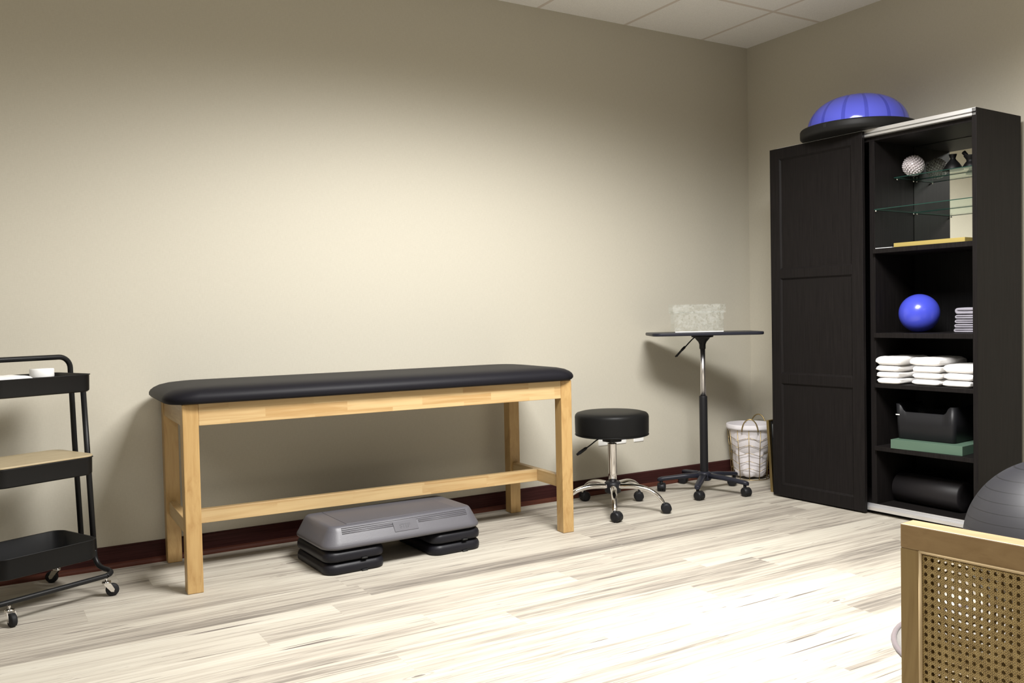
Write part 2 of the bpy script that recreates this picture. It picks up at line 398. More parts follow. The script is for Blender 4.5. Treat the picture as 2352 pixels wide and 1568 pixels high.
# ------------------------------------------------------------------ treatment table
def exam_table():
    t = empty('exam_table', (-3.6597, -.5895, 0), -.0353, 'long wooden treatment table with black padded top against the back wall', 'table')
    L, D, TH, S = 1.772, .575, .733, .060
    for x in (0, L-S):
        for y in (0, D-S):
            MB().box(x, x+S, y, y+S, 0, TH).build('leg', 'woodz', t, bevel=.0035)
    for y, nm in ((.002, 'front_apron'), (D-.030, 'back_apron')):
        MB().box(S, L-S, y, y+.028, .648, TH).build(nm, 'woodx', t, bevel=.002)
    for x in (.004, L-.032):
        MB().box(x, x+.028, S, D-S, .645, TH).build('end_apron', 'woody', t, bevel=.002)
    for x in (.012, L-.045):
        MB().box(x, x+.033, S, D-S, .212, .27).build('end_stretcher', 'woody', t, bevel=.002)
    MB().box(.045, L-.045, .262, .295, .212, .27).build('centre_stretcher', 'woodx', t, bevel=.002)
    # padded top: flat underside, soft crowned edge
    x0, x1, y0, y1, z0, z1 = -.062, 1.815, -.032, D-.012, TH, TH+.066
    rs = [rr(x0+.02, x1-.02, y0+.02, y1-.02, .08, z0, 10)]
    prof = [(.004, .004), (0, .012), (0, .022), (.003, .032), (.010, .042), (.022, .052), (.040, .059), (.065, .063), (.10, .0655), (.16, .066)]
    for i, h in prof:
        rs.append(rr(x0+i*1.75, x1-i*1.75, y0+i, y1-i, max(.115-i*.5, .03), z0+h, 10))
    MB().rings(rs).build('padded_top', 'pad', t)
    return t
exam_table()

# ------------------------------------------------------------------ aerobic step
SR = math.atan2(.025, .65); SO = (-3.08, -.68)
def step_pos(u, w, z=0): return (SO[0]+u*math.cos(SR)-w*math.sin(SR), SO[1]+u*math.sin(SR)+w*math.cos(SR), z)
def step_deck():
    t = empty('step_platform', step_pos(0, 0, .101), SR, 'grey ribbed step platform lying across the black riser blocks under the table', 'exercise step')
    x0, x1, y0, y1 = -.062, .690, -.008, .392
    def ring(i, z, r): return rr(x0+i, x1-i, y0+i, y1-i, r, z, 7)
    rs = [ring(.012, .0, .06), ring(.003, .004, .066), ring(0, .012, .07), ring(.002, .020, .07), ring(.008, .030, .066), ring(.030, .072, .045), ring(.038, .084, .035), ring(.044, .0895, .03), ring(.054, .091, .025)]
    d = MB().rings(rs).build('deck', 'deck', t)
    # raised tread mat in the middle
    slab(.055, .575, .055, .33, .0905, .0925, .004, .001).build('tread', 'deckdark', t)
    # ribs along the front slope
    rib = MB()
    for k in range(4):
        f = .10+.115*k; z = .081-.0065*k; i = .008+.022*(z-.030)/.042 if z < .072 else .030+.008*(z-.072)/.012
        for a, b in ((.02, .250), (.372, .615)) if k > 1 else ((.02, .615),):
            rib.tube([(a, y0+i+.0005, z), (b, y0+i+.0005, z)], .0024, 6)
    rib.build('rib', 'deck', t)
    # logo plate on the front slope
    lp = MB(); i0, zz0, i1, zz1 = .0125, .036, .0315, .075
    vs = []
    for x in (.254, .366):
        for (i, z) in ((i0, zz0), (i1, zz1)):
            for o_ in (0, .0032): vs.append((x+(.0 if z < .05 else -.004), y0+i-o_*.9, z+o_*.45))
    lp.add(vs, [(0, 1, 3, 2), (4, 6, 7, 5), (0, 4, 5, 1), (2, 3, 7, 6), (0, 2, 6, 4), (1, 5, 7, 3)])
    pl = lp.build('logo_plate', 'deck', t, bevel=.001)
    cu = bpy.data.curves.new('letters', 'FONT'); cu.body = 'STEP'; cu.size = .026; cu.extrude = .0006; cu.align_x = 'CENTER'; cu.align_y = 'CENTER'; cu.space_character = .95
    to = bpy.data.objects.new('tmp', cu); COL.objects.link(to)
    me = bpy.data.meshes.new_from_object(to.evaluated_get(bpy.context.evaluated_depsgraph_get())); bpy.data.objects.remove(to)
    me.materials.append(MT['deckdark']); lo = bpy.data.objects.new('lettering', me); COL.objects.link(lo); lo.parent = pl
    ang = math.atan2(zz1-zz0, i1-i0); lo.rotation_euler = (ang, 0, 0); lo.location = (.305, y0+.022-.0032, .0555+.0012)
    return t
step_deck()
def riser(u0, u1, z, label):
    t = empty('step_riser', step_pos((u0+u1)/2, .19, z), SR, label, 'riser block', 'black step riser blocks')
    hw = (u1-u0)/2
    def ring(i, zz): return rr(-hw+i, hw-i, -.19+i, .19-i, max(.05-i, .01), zz, 6)
    rs = [ring(.010, 0), ring(.002, .004), ring(0, .012), ring(0, .026), ring(.004, .036), ring(.012, .044), ring(.022, .048), ring(.03, .0495)]
    MB().rings(rs).build('block', 'riser', t)
    for y in (-.1905, .1905):                      # grip notches low in the long edge
        MB().tube([(.02, y-.0005, .001+.003), (.045, y-.0005, .004)], .0042, 8).build('notch', 'slot', t)
    return t
# a riser block is 50 mm high; two at either end of the platform
for u0, u1, side in ((-.058, .212, 'left'), (.432, .688, 'right')):
    riser(u0, u1, 0, f'black plastic riser block on the floor under the {side} end of the grey step')
    riser(u0, u1, .0505, f'black plastic riser block directly under the {side} end of the grey step platform')

# ------------------------------------------------------------------ rolling stool and standing desk
def caster(parent, r, ang, swivel, z_top, mat='blackplastic', wr=.026):
    """twin wheel hooded caster below the leg end at radius r"""
    cx, cy = r*math.cos(ang), r*math.sin(ang)
    c, s = math.cos(swivel), math.sin(swivel)
    def T(p): return (cx+p[0]*c-p[1]*s, cy+p[0]*s+p[1]*c, p[2])
    def xf(mb): mb.v = [T(p) for p in mb.v]; return mb
    mb = MB().lathe([(.009, wr+.01), (.009, z_top)], n=14)
    mb.lathe([(wr*.5, -.0045), (wr*1.02, -.004), (wr*1.02, .004), (wr*.5, .0045)], (.012, 0, wr), 24, 'Y')
    # cover over the top half
    rs = []
    for y in (-.0215, -.018, .018, .0215):
        q = wr*(.9 if abs(y) > .02 else 1.06); rs.append([(.012+q*math.cos(a), y, wr+q*math.sin(a)) for a in [PI*k/12 for k in range(-1, 14)]])
    mb.rings(rs)
    o = xf(mb).build('caster', mat, parent)
    for sd in (-1, 1):
        wmb = MB().lathe([(wr*.3, sd*.024), (wr*.8, sd*.0235), (wr*.97, sd*.021), (wr, sd*.017), (wr, sd*.008), (wr*.9, sd*.005)], (.012, 0, wr), 24, 'Y')
        xf(wmb).build('wheel', mat, o)
    return o
def stool():
    t = empty('rolling_stool', (-1.443, -.382, 0), 0, 'round black padded rolling stool with chrome column and five chrome legs', 'stool')
    p = [(.0, .398), (.165, .398), (.186, .401), (.193, .408), (.1955, .420), (.1965, .50), (.194, .511), (.186, .520), (.165, .526), (.12, .5295), (.06, .531), (.0, .5315)]
    p[0] = (.002, .398); p[-1] = (.002, .5315)
    MB().lathe(p, n=64).build('seat', 'seatblk', t)
    MB().lathe([(.1950, .404), (.1972, .407), (.1955, .410)], n=64, cap0=False, cap1=False).build('seam', 'seatblk', t)
    slab(-.042, .042, -.042, .042, .366, .398, .02, .004).build('seat_plate', 'blackplastic', t)
    MB().lathe([(.013, .345), (.013, .380)], n=20).build('piston', 'steel', t)
    MB().lathe([(.021, .13), (.023, .20), (.0235, .35), (.025, .352), (.025, .358), (.014, .360)], n=28).build('column', 'chrome', t)
    d = Vector((-.86, .5, 0)).normalized()
    pts = [d*.02+Vector((0, 0, .388)), d*.07+Vector((0, 0, .381)), d*.12+Vector((0, 0, .346)), d*.165+Vector((0, 0, .315))]
    lv = MB().tube(curve(pts), .0035, 8).build('lever', 'blackmetal', t)
    a, b = d*.135+Vector((0, 0, .336)), d*.19+Vector((0, 0, .298))
    MB().tube([a, a.lerp(b, .15), a.lerp(b, .7), b], [.005, .0085, .0095, .006], 12).build('grip', 'blackplastic', lv)
    MB().lathe([(.036, .092), (.043, .097), (.044, .145), (.036, .153), (.02, .154)], n=30).build('hub', 'blackplastic', t)
    for k in range(5):
        a = R(-126+72*k); c, s = math.cos(a), math.sin(a)
        prof = [(.03, .128), (.08, .132), (.14, .131), (.195, .118), (.238, .094), (.263, .068), (.272, .052)]
        pts = curve([(c*r, s*r, z) for r, z in prof], 5); n = len(pts)
        rad = [.0195-.0075*(i/(n-1)) for i in range(n)]
        lg = MB().tube(pts, rad, 14, flat=.8).build('leg', 'chrome', t)
        caster(lg, .275, a, a+[.9, .3, 2.2, -1.6, 1.9][k], .056)
    return t
stool()
def desk():
    P = (-.718, -.312, 0)
    t = empty('standing_desk', P, 0, 'tall black wheeled laptop desk on a single chrome pole near the room corner', 'desk')
    ya = R(-31)
    top = slab(-.318, .313, -.200, .125, .913, .931, .05, .006)
    c, s = math.cos(ya), math.sin(ya)
    top.v = [(x*c-y*s, x*s+y*c, z) for x, y, z in top.v]
    top.build('tabletop', 'bluish', t)
    MB().lathe([(.018, .832), (.0185, .858), (.024, .872), (.040, .890), (.044, .897), (.062, .900), (.064, .908), (.05, .914)], n=28).build('bracket', 'blackplastic', t)
    d = Vector((-.9, .43, 0)).normalized()
    pts = [d*.035+Vector((0, 0, .900)), d*.055+Vector((0, 0, .893)), d*.10+Vector((0, 0, .848)), d*.155+Vector((0, 0, .790))]
    lv = MB().tube(curve(pts), .0036, 8).build('lever', 'blackmetal', t)
    a, b = d*.102+Vector((0, 0, .848)), d*.163+Vector((0, 0, .789))
    MB().tube([a, a.lerp(b, .1), a.lerp(b, .35), a.lerp(b, .42), b], [.0045, .0075, .0075, .0058, .0042], 10).build('handle', 'blackplastic', lv)
    MB().lathe([(.0155, .55), (.0155, .84)], n=32).build('pole', 'satin', t)
    MB().lathe([(.022, .10), (.0235, .11), (.0235, .553), (.022, .558), (.015, .558)], n=28).build('sleeve', 'blackplastic', t)
    MB().lathe([(.034, .065), (.040, .07), (.040, .108), (.032, .116), (.024, .118)], n=28).build('hub', 'bluish', t)
    for k in range(5):
        a = R(-142+72*k); c, s = math.cos(a), math.sin(a); q = Vector((-s, c, 0))
        rs = []
        for r, z, hw, hh in ((.03, .094, .021, .014), (.12, .090, .019, .013), (.20, .081, .0175, .012), (.245, .076, .0175, .012), (.262, .072, .016, .012), (.272, .070, .008, .009)):
            o = Vector((c*r, s*r, z)); ring = []
            for i in range(12):
                th = 2*PI*i/12; ring.append(o+q*hw*math.copysign(abs(math.cos(th))**.6, math.cos(th))+Vector((0, 0, hh*math.copysign(abs(math.sin(th))**.6, math.sin(th)))))
            rs.append(ring)
        lg = MB().rings(rs).build('leg', 'bluish', t)
        caster(lg, .25, a, a+[1.0, -.5, 2.0, .7, -1.8][k], .070, wr=.025)
    # crackled glass box standing on it
    g = empty('glass_box', (P[0]-.045, P[1]-.005, .9312), R(-31), 'clear crackled glass box with a lid on top of the tall black desk', 'glass box')
    def shell(x0, x1, y0, y1, z0, z1, th, bottom):
        m = MB()
        A = rr(x0, x1, y0, y1, .003, z0, 2); B = rr(x0, x1, y0, y1, .003, z1, 2)
        Ai = rr(x0+th, x1-th, y0+th, y1-th, .002, z0+(th if bottom else 0), 2); Bi = rr(x0+th, x1-th, y0+th, y1-th, .002, z1-(0 if bottom else th), 2)
        if bottom: m.rings([A, B, Bi, Ai], smooth=False)
        else: m.rings([Bi, Ai, A, B], smooth=False)
        return m
    shell(-.143, .143, -.06, .06, 0, .118, .004, True).build('body', 'crackle', g)
    shell(-.153, .153, -.068, .068, .110, .160, .004, False).build('lid', 'crackle', g)
    MB().box(-.138, .138, -.0625, -.0603, 0.0, .005).build('front_edge', 'white', g)
desk()

# ------------------------------------------------------------------ laundry basket, leaning frame
def basket():
    t = empty('laundry_basket', (-.190, -.168, 0), 0, 'gold wire laundry basket with white cloth liner in the room corner', 'basket')
    N = 12; H0 = .335; Rb, Rt = .113, .140
    def rad(z): return Rb+(Rt-Rb)*z/H0
    wires = MB()
    for z in (.003, H0-.012): wires.tube([(rad(z)*math.cos(2*PI*k/48), rad(z)*math.sin(2*PI*k/48), z) for k in range(48)], .0021, 6, True)
    for k in range(N):
        a = 2*PI*(k+.35)/N; c, s = math.cos(a), math.sin(a)
        wires.tube([(Rb*c, Rb*s, .003), (rad(H0-.012)*c, rad(H0-.012)*s, H0-.012)], .0020, 6)
        b = 2*PI*(k+1.35)/N; m = (a+b)/2
        for z in (.055, .10, .15, .20, .245):
            z1 = z+.022 if k % 2 else z; z2 = z if k % 2 else z+.022
            wires.tube([(rad(z1)*math.cos(a), rad(z1)*math.sin(a), z1), (rad(z)*math.cos(m)*.985, rad(z)*math.sin(m)*.985, (z1+z2)/2), (rad(z2)*math.cos(b), rad(z2)*math.sin(b), z2)], .0015, 5)
    wires.build('wire_frame', 'gold', t)
    for sgn in (0, PI):
        a0 = math.atan2(-.855, -.518)+sgn-(.27 if sgn == 0 else .62)
        base = Vector((math.cos(a0), math.sin(a0), 0))*(rad(H0)+.002); tn = Vector((-math.sin(a0), math.cos(a0), 0)); lean = Vector((math.cos(a0), math.sin(a0), 0))
        pts = [base+tn*.048*math.cos(a)+Vector((0, 0, H0-.03+.078*math.sin(a)))+lean*.01*math.sin(a) for a in [PI*k/20 for k in range(21)]]
        MB().tube(pts, .0038, 8).build('handle', 'gold', t)
    # liner: crumpled sack folded over the rim
    rs = []; n = 72; rnd = random.Random(3); ph = [rnd.random()*6 for _ in range(8)]
    prof = [(.02, .020), (.07, .014), (.095, .022), (.103, .05), (.106, .10), (.112, .16), (.120, .22), (.127, .27), (.134, .305), (.141, .312), (.1455, .30+.012), (.1465, .322), (.1455, .338), (.142, .343), (.137, .340), (.131, .325), (.124, .26), (.115, .18), (.08, .14), (.02, .13)]
    for j, (r, z) in enumerate(prof):
        ring = []
        for i in range(n):
            a = 2*PI*i/n; cr = 0.
            if 1 < j < 8: cr = -.006+.006*math.sin(5*a+ph[0]+z*20)+.004*math.sin(9*a+ph[1]-z*31)+.0025*math.sin(17*a+ph[2]+z*60)
            if 9 <= j <= 13: cr = .0008*math.sin(13*a+ph[3])
            q = r+cr; zz = z+(.003*math.sin(7*a+ph[4]) if 0 < j < 8 else 0)
            ring.append((q*math.cos(a), q*math.sin(a), zz))
        rs.append(ring)
    MB().rings(rs).build('liner', 'liner', t)
    MB().box(-.02, .02, -.001, .001, 0, .012).build('fabric_label', 'slot', t, loc=(.072, .112, .318), rot=(0, 0, R(-33)))
basket()
def frame():
    t = empty('picture_frame', (-.428, -.560, 0), 0, 'gold-edged picture frame standing beside the left side of the cabinet', 'frame', rot=(R(-2.6), R(-1.5), 0))
    w_, h_, b = .30, .415, .017
    fr = MB()
    fr.box(0, b, -.008, .010, 0, h_); fr.box(w_-b, w_, -.008, .010, 0, h_); fr.box(b, w_-b, -.008, .010, 0, b*.6); fr.box(b, w_-b, -.008, .010, h_-b*.5, h_)
    fr.build('outer_frame', 'gold', t, bevel=.001)
    f2 = MB(); f2.box(b, b+.012, -.006, .008, b*.6, h_-b*.5); f2.box(w_-b-.012, w_-b, -.006, .008, b*.6, h_-b*.5); f2.box(b+.012, w_-b-.012, -.006, .008, h_-b*.5-.012, h_-b*.5); f2.box(b+.012, w_-b-.012, -.006, .008, b*.6, b*.6+.012)
    f2.build('inner_frame', 'slot', t)
    MB().box(b+.012, w_-b-.012, -.001, .006, b*.6+.012, h_-b*.5-.012).build('print', 'picture', t)
    MB().tube([(.15, .012, .30), (.15, .075, .008)], .005, 6).build('strut', 'blackmetal', t)
frame()

# ------------------------------------------------------------------ cabinet (local: x = along the front, y = depth, z up)
CX, CY, CR = -.4753, -.6327, -PI/2+.0363
cu_, cw_ = Vector((math.cos(CR), math.sin(CR), 0)), Vector((-math.sin(CR), math.cos(CR), 0))
def cpos(u, w, z=0.): v = Vector((CX, CY, 0))+cu_*u+cw_*w; return (v.x, v.y, z)
def cabinet():
    t = empty('cabinet', (CX, CY, 0), CR, 'tall black-brown wardrobe cabinet with one sliding door and open shelves', 'cabinet')
    W, D, HT = 1.158, .386, 1.945
    def b(name, mat, *a, bev=.001): return MB().box(*a).build(name, mat, t, bevel=bev)
    b('side_panel', 'cab', .012, .032, .03, D, 0, 1.93)
    b('side_panel', 'cab', W-.022, W, .0, D, 0, HT)
    b('divider_panel', 'cab', .590, .620, .030, D-.02, .05, 1.89)
    b('top_panel', 'cab', .032, W-.022, .03, D, 1.89, 1.912+.02)
    b('bottom_panel', 'cab', .032, W-.022, .03, D, .028, .050)
    b('back_panel', 'cabin', .032, W-.022, D-.012, D-.002, .05, 1.89)
    b('plinth', 'cab', .032, W-.022, .035, .05, 0, .028)
    for z0, z1 in ((1.322, 1.346), (.898, .922), (.646, .667), (.326, .348)):
        b('shelf', 'cab', .620, W-.022, .006 if z0 > 1 else .012, D-.014, z0, z1, bev=.0015)
    # aluminium sliding rails
    r = MB().box(.03, W-.004, 0, .03, 1.938, 1.946); r.box(.03, W-.004, 0, .03, 1.912, 1.916); r.box(.03, W-.004, .012, .014, 1.916, 1.938); r.box(.03, W-.004, .0, .0025, 1.929, 1.938); r.box(.03, W-.004, .0, .0025, 1.914, 1.922)
    r.build('top_rail', 'alu', t)
    r = MB().box(.01, W-.022, .0, .03, .020, .024); r.box(.01, W-.022, .0, .003, .024, .036); r.box(.01, W-.022, .014, .017, .024, .042); r.box(.01, W-.022, .027, .030, .024, .050)
    r.build('bottom_rail', 'alu', t)
    # sliding door with three recessed panels
    d = MB(); F0, F1 = -.022, -.001
    dw, dt, db = .586, 1.940, .008
    d.box(0, .064, F0, F1, db, dt); d.box(.520, dw, F0, F1, db, dt)
    rails = ((db, .075), (.640, .694), (1.222, 1.272), (1.880, dt))
    for z0, z1 in rails: d.box(.064, .520, F0, F1, z0, z1)
    dr = d.build('sliding_door', 'cab', t, bevel=.0015)
    for (a0, a1) in ((.075, .640), (.694, 1.222), (1.272, 1.880)):
        m = MB(); x0, x1 = .064, .520; e = .009; yf, yb = F0+.0015, F0+.0085
        A = [(x0, yf, a0), (x1, yf, a0), (x1, yf, a1), (x0, yf, a1)]; B = [(x0+e, yb, a0+e), (x1-e, yb, a0+e), (x1-e, yb, a1-e), (x0+e, yb, a1-e)]
        C = [(x0, F1, a0), (x1, F1, a0), (x1, F1, a1), (x0, F1, a1)]
        m.rings([C, A, B], smooth=False).build('door_panel', 'cab', dr)
    # mirror at the back of the top compartment, glass shelves on pins
    MB().box(.6215, W-.0235, D-.018, D-.0135, 1.3475, 1.888).build('mirror_panel', 'mirror', t)
    for z, w0 in ((1.712, .190), (1.541, .022)):
        MB().box(.6225, W-.0245, w0, D-.022, z+.001, z+.005).build('glass_shelf', 'glass', t)
        for u in (.6265, W-.0285):
            for wv in (w0+.02 if w0 > .1 else w0+.006, D-.032):
                MB().lathe([(.0015, -.0045), (.0045, -.003), (.0045, .003), (.0015, .0045)], (u, wv, z-.0045), 10, 'X').build('shelf_pin', 'chrome', t)
cabinet()
def on_cab(name, u, w_, z, label, cat, group=None, rz=0.): return empty(name, cpos(u, w_, z), CR+rz, label, cat, group)

# bosu trainer on top
def bosu():
    t = empty('balance_trainer', (-.306, -1.066, 1.9465), 0, 'half-ball balance trainer with blue dome and black base on top of the cabinet', 'balance trainer')
    MB().lathe([(.002, 0), (.262, 0), (.278, .003), (.290, .012), (.291, .024), (.291, .046), (.288, .052), (.25, .053)], n=72).build('base', 'bosubase', t)
    R_, hgt = .254, .172; prof = []
    for k in range(0, 25):
        a = PI/2*k/24; prof.append((max(.001, R_*math.cos(a)**.80), .050+hgt*math.sin(a)))
    MB().lathe(prof, n=84).build('dome', 'bosu', t)
    for a in (3.23, 5.3, 1.1):
        MB().box(-.003, .0032, -.009, .009, .025, .045).build('grip_slot', 'slot', t, loc=(.289*math.cos(a), .289*math.sin(a), 0), rot=(0, 0, a))
bosu()
# decor ball covered with beads
def bead_ball():
    t = on_cab('decor_ball', .685, .262, 1.7182, 'white beaded decor ball on the upper glass shelf of the cabinet', 'decor ball')
    m = MB(); r = .0485; N = 190; ga = PI*(3-5**.5)
    ico = bmesh.new(); bmesh.ops.create_icosphere(ico, subdivisions=1, radius=1.); iv = [v.co.copy() for v in ico.verts]; fc = [[v.index for v in f.verts] for f in ico.faces]
    ico.free(); rn = random.Random(5)
    for k in range(N):
        y = 1-2*(k+.5)/N; q = math.sqrt(1-y*y); a = ga*k
        c = Vector((q*math.cos(a), q*math.sin(a), y))*r; s_ = .0060*(.85+.35*rn.random())
        m.add([c+p*s_+Vector((0, 0, r+.0062)) for p in iv], fc, True)
    co = bmesh.new(); bmesh.ops.create_uvsphere(co, u_segments=24, v_segments=16, radius=r*.95)
    m.add([v.co+Vector((0, 0, r+.0062)) for v in co.verts], [[v.index for v in f.verts] for f in co.faces], True); co.free()
    m.build('beads', 'beads', t)
bead_ball()
t = on_cab('vase', .895, .262, 1.7182, 'black cone vase with flared neck beside the white decor ball', 'vase')
MB().lathe([(.003, 0), (.048, 0), (.049, .003), (.030, .032), (.014, .052), (.012, .058), (.017, .072), (.019, .078), (.016, .078), (.003, .07)], n=28).build('body', 'vase', t)
t = on_cab('vase', .990, .250, 1.7182, 'black vase with a slanted spout at the right end of the glass shelf', 'vase')
vb = MB().lathe([(.003, 0), (.036, 0), (.037, .003), (.026, .020), (.018, .030), (.019, .038), (.030, .054), (.030, .058), (.003, .052)], n=24).build('body', 'vase', t)
MB().tube([(-.003, 0, .040), (-.020, 0, .060), (-.034, 0, .078)], [.011, .0095, .0105], 12).build('spout', 'vase', t)
t = on_cab('gold_book', .91, .095, 1.3462, 'flat gold-edged slab lying on the shelf under the glass shelves', 'book')
MB().box(-.180, .180, -.075, .075, 0, .0205).build('cover', 'goldpaint', t, bevel=.0008)
t = on_cab('paper_stack', .676, .075, 1.3462, 'thin white paper pad left of the gold slab on the shelf', 'paper')
MB().box(-.046, .046, -.058, .06, 0, .003).build('sheets', 'paper', t)
t = on_cab('exercise_ball', .782, .15, .9222, 'small shiny blue ball on the cabinet shelf', 'ball')
bs = bmesh.new(); bmesh.ops.create_uvsphere(bs, u_segments=48, v_segments=28, radius=.0955)
MB().add([v.co+Vector((0, 0, .0955)) for v in bs.verts], [[v.index for v in f.verts] for f in bs.faces], True).build('ball', 'blueball', t); bs.free()

# towels
def folded(w_, d_, h_, seed=0, layers=2, mat='towel', sag=.0):
    """a towel folded in half: thick ribbon with the fold on the left (-x)"""
    rn = random.Random(seed); th = h_/layers*.97; m = MB()
    hw = w_/2; path = []
    r = (h_-th)/2
    for k in range(7): path.append((hw-(w_-r-th/2)*k/7., th/2))
    for k in range(9):
        a = -PI/2-PI*k/8; path.append((-hw+r+th/2+r*math.cos(a), h_/2+r*math.sin(a)))
    for k in range(1, 8): path.append((-hw+r+th/2+(w_-r-th/2-.004)*k/7., h_-th/2))
    P = []; n = len(path)
    ys = [-d_/2, -d_/2+.004, -d_/2+.012, -d_/6, d_/6, d_/2-.012, d_/2-.004, d_/2]
    sc = [.55, .88, 1, 1, 1, 1, .88, .55]
    rings = []
    for y, s in zip(ys, sc):
        out = []; inn = []
        for k, (x, z) in enumerate(path):
            a = path[max(0, k-1)]; b = path[min(n-1, k+1)]; tx, tz = b[0]-a[0], b[1]-a[1]; L = math.hypot(tx, tz) or 1
            nx, nz = tz/L, -tx/L; q = th/2*s*(.72 if k in (0, n-1) else 1)
            wob = 1+.10*math.sin(k*1.3+seed*2+y*30)
            dx = .002*math.sin(y*40+seed)
            out.append((x+nx*q*wob+dx, y, max(.0005, z+nz*q*wob))); inn.append((x-nx*q*wob+dx, y, max(.0005, z-nz*q*wob)))
        rings.append(out+inn[::-1])
    N2 = len(rings[0])
    vs = [p for r_ in rings for p in r_]; fs = []
    for j in range(len(rings)-1):
        for i in range(N2): fs.append((j*N2+i, j*N2+(i+1) % N2, (j+1)*N2+(i+1) % N2, (j+1)*N2+i))
    for j in (0, len(rings)-1):
        for i in range(n-1): fs.append((j*N2+i, j*N2+i+1, j*N2+N2-2-i, j*N2+N2-1-i))
    m.add(vs, fs, True); return m
def plump(w_, d_, h_, seed=0):
    """thick terry towel folded small: a soft block with a rounded fold and a shallow slit in front"""
    m = MB(); rings = []; n = 40
    for y, k in ((-.5, .42), (-.49, .72), (-.46, .93), (-.40, 1), (-.2, 1), (0, 1), (.2, 1), (.40, 1), (.46, .93), (.49, .72), (.5, .42)):
        ring = []
        for i in range(n):
            a = 2*PI*i/n; c, s_ = math.cos(a), math.sin(a)
            X = math.copysign(abs(c)**.35, c)*(w_/2)*(.94+.06*k); Z = math.copysign(abs(s_)**.62, s_)*h_/2*k
            wob = .0022*math.sin(3*a+seed*1.7+y*9)+.0014*math.sin(7*a+seed+y*21)
            if abs(s_) < .25 and c > 0: Z *= .8
            z = h_/2+Z+wob*.6*(1 if Z > 0 else .2)
            ring.append((X+wob+.003*math.sin(y*8+seed), y*d_, max(.0004, z)))
        rings.append(ring)
    return m.rings(rings)
ORD = {0: 'lowest', 1: 'second from the bottom', 2: 'third from the bottom', 3: 'topmost'}
def stack(u0, u1, w0, w1, hs, where, seed):
    z = .6673
    for k, h in enumerate(hs):
        name = 'topmost' if k == len(hs)-1 else ORD[k]
        t = on_cab('towel', (u0+u1)/2+random.uniform(-.004, .004), (w0+w1)/2+random.uniform(-.004, .004), z, f'folded white towel, {name} in the {where} stack', 'towel', 'white towels on the cabinet shelf', rz=random.uniform(-.03, .03))
        plump(u1-u0-(0 if k == len(hs)-1 else .012), w1-w0, h, seed+k).build('folded_towel', 'towel', t)
        z += h+.0008
stack(.632, .770, .015, .255, (.030, .030, .031, .044), 'left', 1)
stack(.805, .960, .035, .275, (.031, .030, .032, .040), 'middle', 11)
stack(.968, 1.118, .040, .280, (.032, .033, .042), 'right', 21)
z = .9222
for k in range(5):
    h = .0205 if k < 4 else .034
    nm = ('lowest', 'second from the bottom', 'middle', 'second from the top', 'topmost')[k]
    t = on_cab('washcloth', 1.030+.001*k, .235, z, f'folded grey washcloth, {nm} of the stack beside the blue ball', 'washcloth', 'grey washcloths on the cabinet shelf', rz=random.uniform(-.03, .03))
    folded(.155, .15, h-.001, 40+k, 2).build('folded_cloth', 'wash', t, subsurf=1)
    z += h+.0012
# green box with black bin on it
t = on_cab('green_box', .878, .165, .3482, 'flat green box under the black bin on the cabinet shelf', 'box', rz=R(4.5))
MB().box(-.176, .176, -.145, .14, 0, .0445).build('box', 'green', t, bevel=.001)
t = on_cab('storage_bin', .850, .170, .3932, 'black plastic bin with raised corners standing on the flat green box', 'bin', rz=R(3.5))
def dense(x0, x1, y0, y1, r):
    P = [(p[0], p[1]) for p in rr(x0, x1, y0, y1, r, 0, 5)]; out = []
    for k, p in enumerate(P):
        q = P[(k+1) % len(P)]; d = math.hypot(q[0]-p[0], q[1]-p[1]); n = 1 if d < .03 else 24
        out += [(p[0]+(q[0]-p[0])*j/n, p[1]+(q[1]-p[1])*j/n) for j in range(n)]
    return out
def bin_mesh():
    def ring(i, z, zf=None):
        out = []
        for (x, y) in dense(-.152+i, .152-i, -.105+i, .105-i, .022):
            zz = z
            if zf is not None:
                a = abs(x)/(.152-i); k = min(1, max(0, (a-.66)/.18)); k = k*k*(3-2*k); zz = zf+(.174-zf)*k
            s = 1-.05*(1-zz/.174); out.append((x*s, y*s, zz))
        return out
    return MB().rings([ring(.004, 0), ring(0, .004), ring(0, .07), ring(0, 0, .136), ring(.003, 0, .137), ring(.0035, .07), ring(.004, .006)])
bb = bin_mesh().build('bin_body', 'blackplastic', t)
MB().box(-.145, -.125, -.1068, -.1058, .118, .123).build('sticker', 'white', t)
# foam roller
t = on_cab('foam_roller', .82, .19, .0505, 'black foam roller lying in the bottom of the cabinet', 'foam roller', rz=R(-3))
r_ = .074
MB().lathe([(.030, -.175), (.068, -.180), (r_, -.175), (r_, .175), (.068, .180), (.030, .175)], (0, 0, r_), 48, 'X').build('roll', 'roller', t)

# ------------------------------------------------------------------ gym ball
c_ = (-1.41, -2.648)
t = empty('gym_ball', (c_[0], c_[1], 0), 0, 'large black ribbed exercise ball behind the cane chair', 'ball')
bs = bmesh.new(); bmesh.ops.create_uvsphere(bs, u_segments=96, v_segments=64, radius=.281)
MB().add([v.co for v in bs.verts], [[v.index for v in f.verts] for f in bs.faces], True).build('ball', 'gymball', t, loc=(0, 0, .281)); bs.free()

